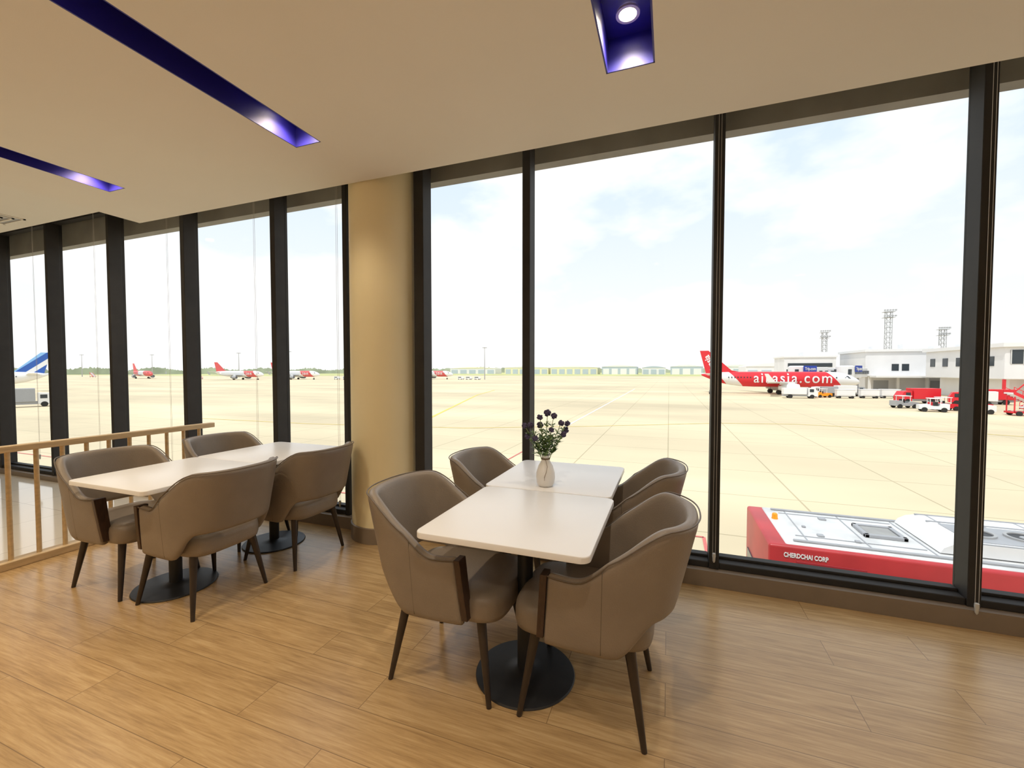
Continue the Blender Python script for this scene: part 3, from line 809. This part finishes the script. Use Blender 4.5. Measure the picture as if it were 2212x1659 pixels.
def truck(x,y,rot,bm_,cabm,label,ln=7.0,h=2.7):
    e=empty("service_truck",(x,y,GZ),label,"truck",rot=rot,group="airport service trucks")
    box("cargo_body",-ln/2,ln*.18,-1.1,1.1,.9,h,bm_,e,.06,2)
    bm=bmesh.new()
    poly_slab(bm,[(ln*.22,-1.05,.5),(ln/2,-1.05,.5),(ln/2,-1.05,1.4),(ln*.42,-1.05,2.3),(ln*.22,-1.05,2.4)],[(ln*.22,1.05,.5),(ln/2,1.05,.5),(ln/2,1.05,1.4),(ln*.42,1.05,2.3),(ln*.22,1.05,2.4)])
    obj_from_bm("cab",bm,cabm,e)
    box("side_window",ln*.26,ln*.38,-1.08,1.08,1.45,2.1,M['darkglass'],e)
    box("chassis",-ln/2,ln*.45,-.8,.8,.45,.9,M['greyp'],e)
    wheels(e,(-ln*.3,ln*.33),.95,.45)
truck(27.8,113,0,M['white'],M['white'],"white service truck beside airliner wing",6.6,2.3)
truck(35,122,math.radians(185),M['greyp'],M['white'],"small grey catering truck by airliner",5.2,2.4)
truck(41.5,126,math.radians(5),M['white'],M['greyp'],"white service truck at airliner nose",6,2.6)
truck(44.5,103,math.radians(190),M['red'],M['red'],"red airport service truck near terminal",6.5,2.9)
truck(51,100,math.radians(160),M['white'],M['red'],"white box truck with red cab near terminal",6,2.6)
truck(56,105,math.radians(175),M['red'],M['white'],"red and white airport truck under canopy",6.2,2.8)
truck(-104,39.5,math.radians(70),M['greyp'],M['white'],"grey service truck near blue-tailed airliner",7,3.2)
def tug(x,y,rot,m,label):
    e=empty("tow_tractor",(x,y,GZ),label,"tow tractor",rot=rot,group="airport tow tractors")
    bm=bmesh.new()
    poly_slab(bm,[(-1.7,-.8,.4),(1.7,-.8,.4),(1.7,-.8,1.0),(.5,-.8,1.15),(.3,-.8,.9),(-.6,-.8,.9),(-.7,-.8,1.25),(-1.7,-.8,1.25)],[(-1.7,.8,.4),(1.7,.8,.4),(1.7,.8,1.0),(.5,.8,1.15),(.3,.8,.9),(-.6,.8,.9),(-.7,.8,1.25),(-1.7,.8,1.25)])
    obj_from_bm("tractor_body",bm,m,e)
    bm=bmesh.new()
    for (a,b) in [(-.7,-.7),(-.7,.7),(.45,-.7),(.45,.7)]: bm_rod(bm,(a,b,1.0),(a,b,2.0),.05,n=6)
    bm_box(bm,-.85,.6,-.85,.85,2.0,2.1); obj_from_bm("canopy",bm,M['white'],e)
    box("driver_seat",-.5,-.1,-.4,.4,.9,1.5,M['blackmetal'],e,.03,1)
    wheels(e,(-1.1,1.1),.75,.35)
tug(37.8,83,math.radians(170),M['white'],"white open tow tractor with canopy")
tug(42.2,81.5,math.radians(175),M['white'],"white open tow tractor with canopy")
tug(40.8,86.5,math.radians(5),M['red'],"red tow tractor with white canopy")
tug(45.4,88,math.radians(10),M['red'],"red tow tractor near passenger stairs")
tug(37.0,89.5,math.radians(12),M['greyp'],"grey tow tractor with white canopy")
tug(33.5,117.5,math.radians(20),M['orange'],"orange tow tractor under airliner")
tug(11,124,math.radians(90),M['greyp'],"grey tractor behind airliner tail")
def stairs(x,y,rot,label,s=1.0):
    e=empty("passenger_stairs",(x,y,GZ),label,"passenger stairs",rot=rot,group="red mobile passenger stairs")
    L_,H=4.6*s,2.7*s
    bm=bmesh.new(); n=14
    for k in range(n):
        bm_box(bm,-L_/2+L_*k/n,-L_/2+L_*(k+1)/n+.05,-.9,.9,.5+H*(n-k-1)/n,.5+H*(n-k)/n)
    obj_from_bm("steps",bm,M['white'],e)
    bm=bmesh.new()
    for sg in (-1,1):
        for (d0,d1) in [(.3,.75),(1.25,1.33)]:
            poly_slab(bm,[(-L_/2,sg*.95,d0+H),(L_/2,sg*.95,d0),(L_/2,sg*.95,d1),(-L_/2,sg*.95,d1+H)],[(-L_/2,sg*1.0,d0+H),(L_/2,sg*1.0,d0),(L_/2,sg*1.0,d1),(-L_/2,sg*1.0,d1+H)])
        for k in range(6):
            t=k/5; px=-L_/2+.03+(L_-.06)*t; pz=.3+H*(1-t); bm_box(bm,px-.03,px+.03,sg*.975-.02,sg*.975+.02,pz,pz+1.0)
    obj_from_bm("side_rails",bm,M['red'],e)
    bm=bmesh.new(); bm_box(bm,-L_/2,L_/2,-.8,.8,.35,.6)
    for a in (-L_/2+.2,-.2): 
        zt=.5+H*.8 if a<-1 else .5+H*.4
        bm_box(bm,a,a+.12,-.8,-.7,.5,zt); bm_box(bm,a,a+.12,.7,.8,.5,zt)
    obj_from_bm("stair_chassis",bm,M['red'],e)
    wheels(e,(-L_*.35,L_*.35),.9,.32)
stairs(47.0,80,0,"red mobile passenger stairs on the apron")
stairs(54,88,math.radians(180),"red mobile passenger stairs on the apron",1.3)
stairs(59,95,math.radians(0),"red mobile passenger stairs on the apron",1.3)
stairs(-318,210,0,"distant red passenger stairs beside airliner")
stairs(-500,235,0,"distant red passenger stairs on open apron",1.3)

def van(x,y,rot=0):
    e=empty("van",(x,y,GZ),"small white van parked near distant airliner","van",rot=rot,group="distant white vans")
    bm=bmesh.new(); pr=[(-2.3,.4),(2.3,.4),(2.3,1.1),(1.7,1.25),(1.2,2.0),(-2.2,2.05),(-2.3,1.2)]
    poly_slab(bm,[(a,-.9,b) for a,b in pr],[(a,.9,b) for a,b in pr]); obj_from_bm("van_body",bm,M['white'],e)
    box("side_window",-1.8,1.1,-.93,.93,1.3,1.8,M['darkglass'],e); wheels(e,(-1.4,1.4),.85,.35)
for (x,y) in [(-134,262),(-128,262),(-122,263),(-217,236),(-210,237),(-204,238)]: van(x,y,random.uniform(-.3,.3))

# ------------------------------------------------------------------ apron bus
bx=empty("airport_bus",(1.60,8.10,GZ),"red and white airport bus with roof air conditioner below window","bus")
BL,BW,BH=11.5,2.15,3.43
bm=bmesh.new(); bm_box(bm,0,BL,0,BW,.35,BH-.02,.05,4)
o=obj_from_bm("bus_body",bm,M['busred'],bx); smooth_angle(o,30)
bm=bmesh.new(); bm_box(bm,.26,BL-.3,.07,BW-.06,BH-.12,BH,.04,4)
o=obj_from_bm("roof_panel",bm,M['roofwhite'],bx); smooth_angle(o,30)
for yy in (.17,BW-.26): box("roof_rail",.40,BL-.5,yy,yy+.06,BH,BH+.035,M['greyp'],bx,.01,1)
bm=bmesh.new()
for k in range(6): bm_box(bm,1.55+k*1.5,2.95+k*1.5,-.015,.01,2.1,3.12,.04,2)
obj_from_bm("side_windows",bm,M['maroon'],bx)
box("side_panel",.40,1.35,-.012,.01,2.5,3.17,mat("dark_red_panel",(.30,.012,.02),.4),bx,.005,1)
box("windscreen",-.02,.02,.25,BW-.25,1.4,2.6,M['darkglass'],bx)
lathe("beacon",[(.055,0),(.055,.02),(.05,.03),(.048,.09),(.042,.105),(.03,.115)],M['orange'],bx,n=24,off=(.36,1.35,BH-.005))
bm=bmesh.new(); 
for (a,b,c,d) in [(1.60,2.20,.80,.87),(1.60,2.20,1.33,1.40),(1.60,1.67,.80,1.40),(2.13,2.20,.80,1.40)]: bm_box(bm,a,b,c,d,BH,BH+.06,.01,1)
obj_from_bm("roof_hatch_frame",bm,M['greyp'],bx)
box("roof_hatch",1.68,2.12,.88,1.32,BH,BH+.045,M['concrete'],bx,.02,2)
bm=bmesh.new()
for (fx,fy,s_) in [(.9,.6,.05),(1.2,1.6,.06),(1.40,.5,.04),(.75,1.0,.03)]: bm_box(bm,fx-s_,fx+s_,fy-s_,fy+s_,BH,BH+.03,.008,1)
for yy in (.48,1.72): bm_box(bm,.5,2.3,yy,yy+.02,BH,BH+.012)
for xx in (.62,1.5,2.34): bm_box(bm,xx,xx+.02,.30,1.86,BH,BH+.010)
obj_from_bm("roof_fittings",bm,M['greyp'],bx)
bm=bmesh.new()
pr=[(2.42,.02),(2.47,.10),(2.58,.17),(2.76,.21),(7.4,.21),(7.5,.02)]
poly_slab(bm,[(a,.40,BH+b) for a,b in pr],[(a,1.85,BH+b) for a,b in pr])
obj_from_bm("air_conditioner_cover",bm,M['white'],bx)
bm=bmesh.new()
for yy in (.41,1.42,1.80): bm_box(bm,2.7,7.3,yy,yy+.03,BH+.20,BH+.225)
for k in range(8): bm_box(bm,2.85+k*.6,2.87+k*.6,.42,1.82,BH+.205,BH+.218)
obj_from_bm("air_conditioner_ribs",bm,M['greyp'],bx)
box("air_conditioner_tray",2.82,7.3,.52,1.34,BH+.205,BH+.22,M['greyp'],bx)
for k in range(7):
    fx=3.12+k*.58
    lathe("fan_rim",[(.23,BH+.22),(.23,BH+.25),(.19,BH+.25),(.185,BH+.225)],M['steel'],bx,n=32,off=(fx,.93,0),caps=False)
    lathe("fan_grille",[(.188,BH+.222),(.188,BH+.232)],M['blackmetal'],bx,n=32,off=(fx,.93,0))
    lathe("fan_hub",[(.06,BH+.232),(.05,BH+.245)],M['greyp'],bx,n=20,off=(fx,.93,0))
wheels(bx,(2.2,8.6),.85,.45,BW/2)
t=text_mesh("lettering","CHERDCHAI CORP",.105,M['white'],bx,width=.62,bold=.003,extr=.004)
for v in t.data.vertices:
    X,Yv,Zv=v.co; v.co=(.22+X,-.008-Zv,3.225+Yv)

# ------------------------------------------------------------------ lights
def spot(x,y,z,e,col=(1,.83,.62),size=2.3,rad=.04,blend=.8):
    l=bpy.data.lights.new("spot",'SPOT'); l.energy=e; l.color=col; l.spot_size=size; l.spot_blend=blend; l.shadow_soft_size=rad
    o=bpy.data.objects.new("ceiling_spot",l); o.location=(x,y,z); COL.objects.link(o); return o
for i,(x0,x1) in enumerate(slots):
    for y in LYS:
        en = (54,52,38)[i]
        if y==LYS[0]: en = (24,20,24)[i]
        spot((x0+x1)/2,y,CZ+.120,en, col=((1,.80,.55),(1,.82,.58),(1,.87,.70))[i])
spot(-5.55,2.44,CZ2-.02,35)
for (x,y,z) in [(-7,0,CZ2-.03),(-7,-2.4,CZ2-.03),(1.9,.6,CZ-.02),(1.9,-1.5,CZ-.02),(3.6,.6,CZ-.02)]:  # extra fill downlights, added out of view to brighten the room
    d_=empty("downlight",(x,y,z+.02),"added out-of-view fill downlight in ceiling","ceiling light",group="added fill downlights")
    lathe("downlight_ring", [(.085,-.001),(.085,-.010),(.07,-.012)], M['chrome'], d_, n=24, caps=False)
    lathe("downlight_lens", [(.07,-.001),(.07,-.007)], M['lampglow'], d_, n=24)
    spot(x,y,z,50 if x<0 else 32, col=(1,.82,.58) if x<0 else (1,.88,.74))
sun=bpy.data.lights.new("sun",'SUN'); sun.energy=2.0; sun.angle=.02; sun.color=(1,.96,.90)
so=bpy.data.objects.new("sun",sun); COL.objects.link(so); so.rotation_euler=(math.radians(28),0,math.radians(-25))

# ------------------------------------------------------------------ world
w=bpy.data.worlds.new("sky"); scene.world=w; w.use_nodes=True; nt=w.node_tree; N=nt.nodes; L=nt.links
bg=N["Background"]; tc=N.new("ShaderNodeTexCoord"); sp=N.new("ShaderNodeSeparateXYZ"); L.new(tc.outputs["Generated"],sp.inputs[0])
r=N.new("ShaderNodeValToRGB"); e=r.color_ramp.elements
e[0].position=0; e[0].color=(.56,.565,.56,1); e[1].position=.8; e[1].color=(.31,.42,.56,1)
k=e.new(.14); k.color=(.53,.55,.56,1); k=e.new(.35); k.color=(.435,.495,.56,1)
L.new(sp.outputs["Z"],r.inputs[0])
mp=N.new("ShaderNodeMapping"); mp.inputs["Scale"].default_value=(1,1,2.2); mp.inputs["Location"].default_value=(.35,.1,.4); L.new(tc.outputs["Generated"],mp.inputs[0])
nz=N.new("ShaderNodeTexNoise"); nz.inputs["Scale"].default_value=3.2; nz.inputs["Detail"].default_value=9; nz.inputs["Roughness"].default_value=.5; L.new(mp.outputs[0],nz.inputs["Vector"])
cr=N.new("ShaderNodeValToRGB"); cr.color_ramp.elements[0].position=.42; cr.color_ramp.elements[1].position=.58
L.new(nz.outputs["Fac"],cr.inputs[0])
mx=N.new("ShaderNodeMix"); mx.data_type='RGBA'; L.new(cr.outputs[0],mx.inputs["Factor"]); L.new(r.outputs[0],mx.inputs["A"]); mx.inputs["B"].default_value=(.64,.64,.635,1)
L.new(mx.outputs["Result"],bg.inputs["Color"]); bg.inputs["Strength"].default_value=1.5

# ------------------------------------------------------------------ camera
cam=bpy.data.cameras.new("camera"); cam.sensor_width=36; cam.lens=919/2212*36; cam.clip_end=6000; cam.clip_start=.05
co=bpy.data.objects.new("camera",cam); COL.objects.link(co); co.location=(0,0,1.41)
co.rotation_euler=(math.radians(90-1.84),0,math.radians(20.25)); scene.camera=co
scene.view_settings.view_transform='Standard'; scene.view_settings.look='None'; scene.view_settings.exposure=0.35
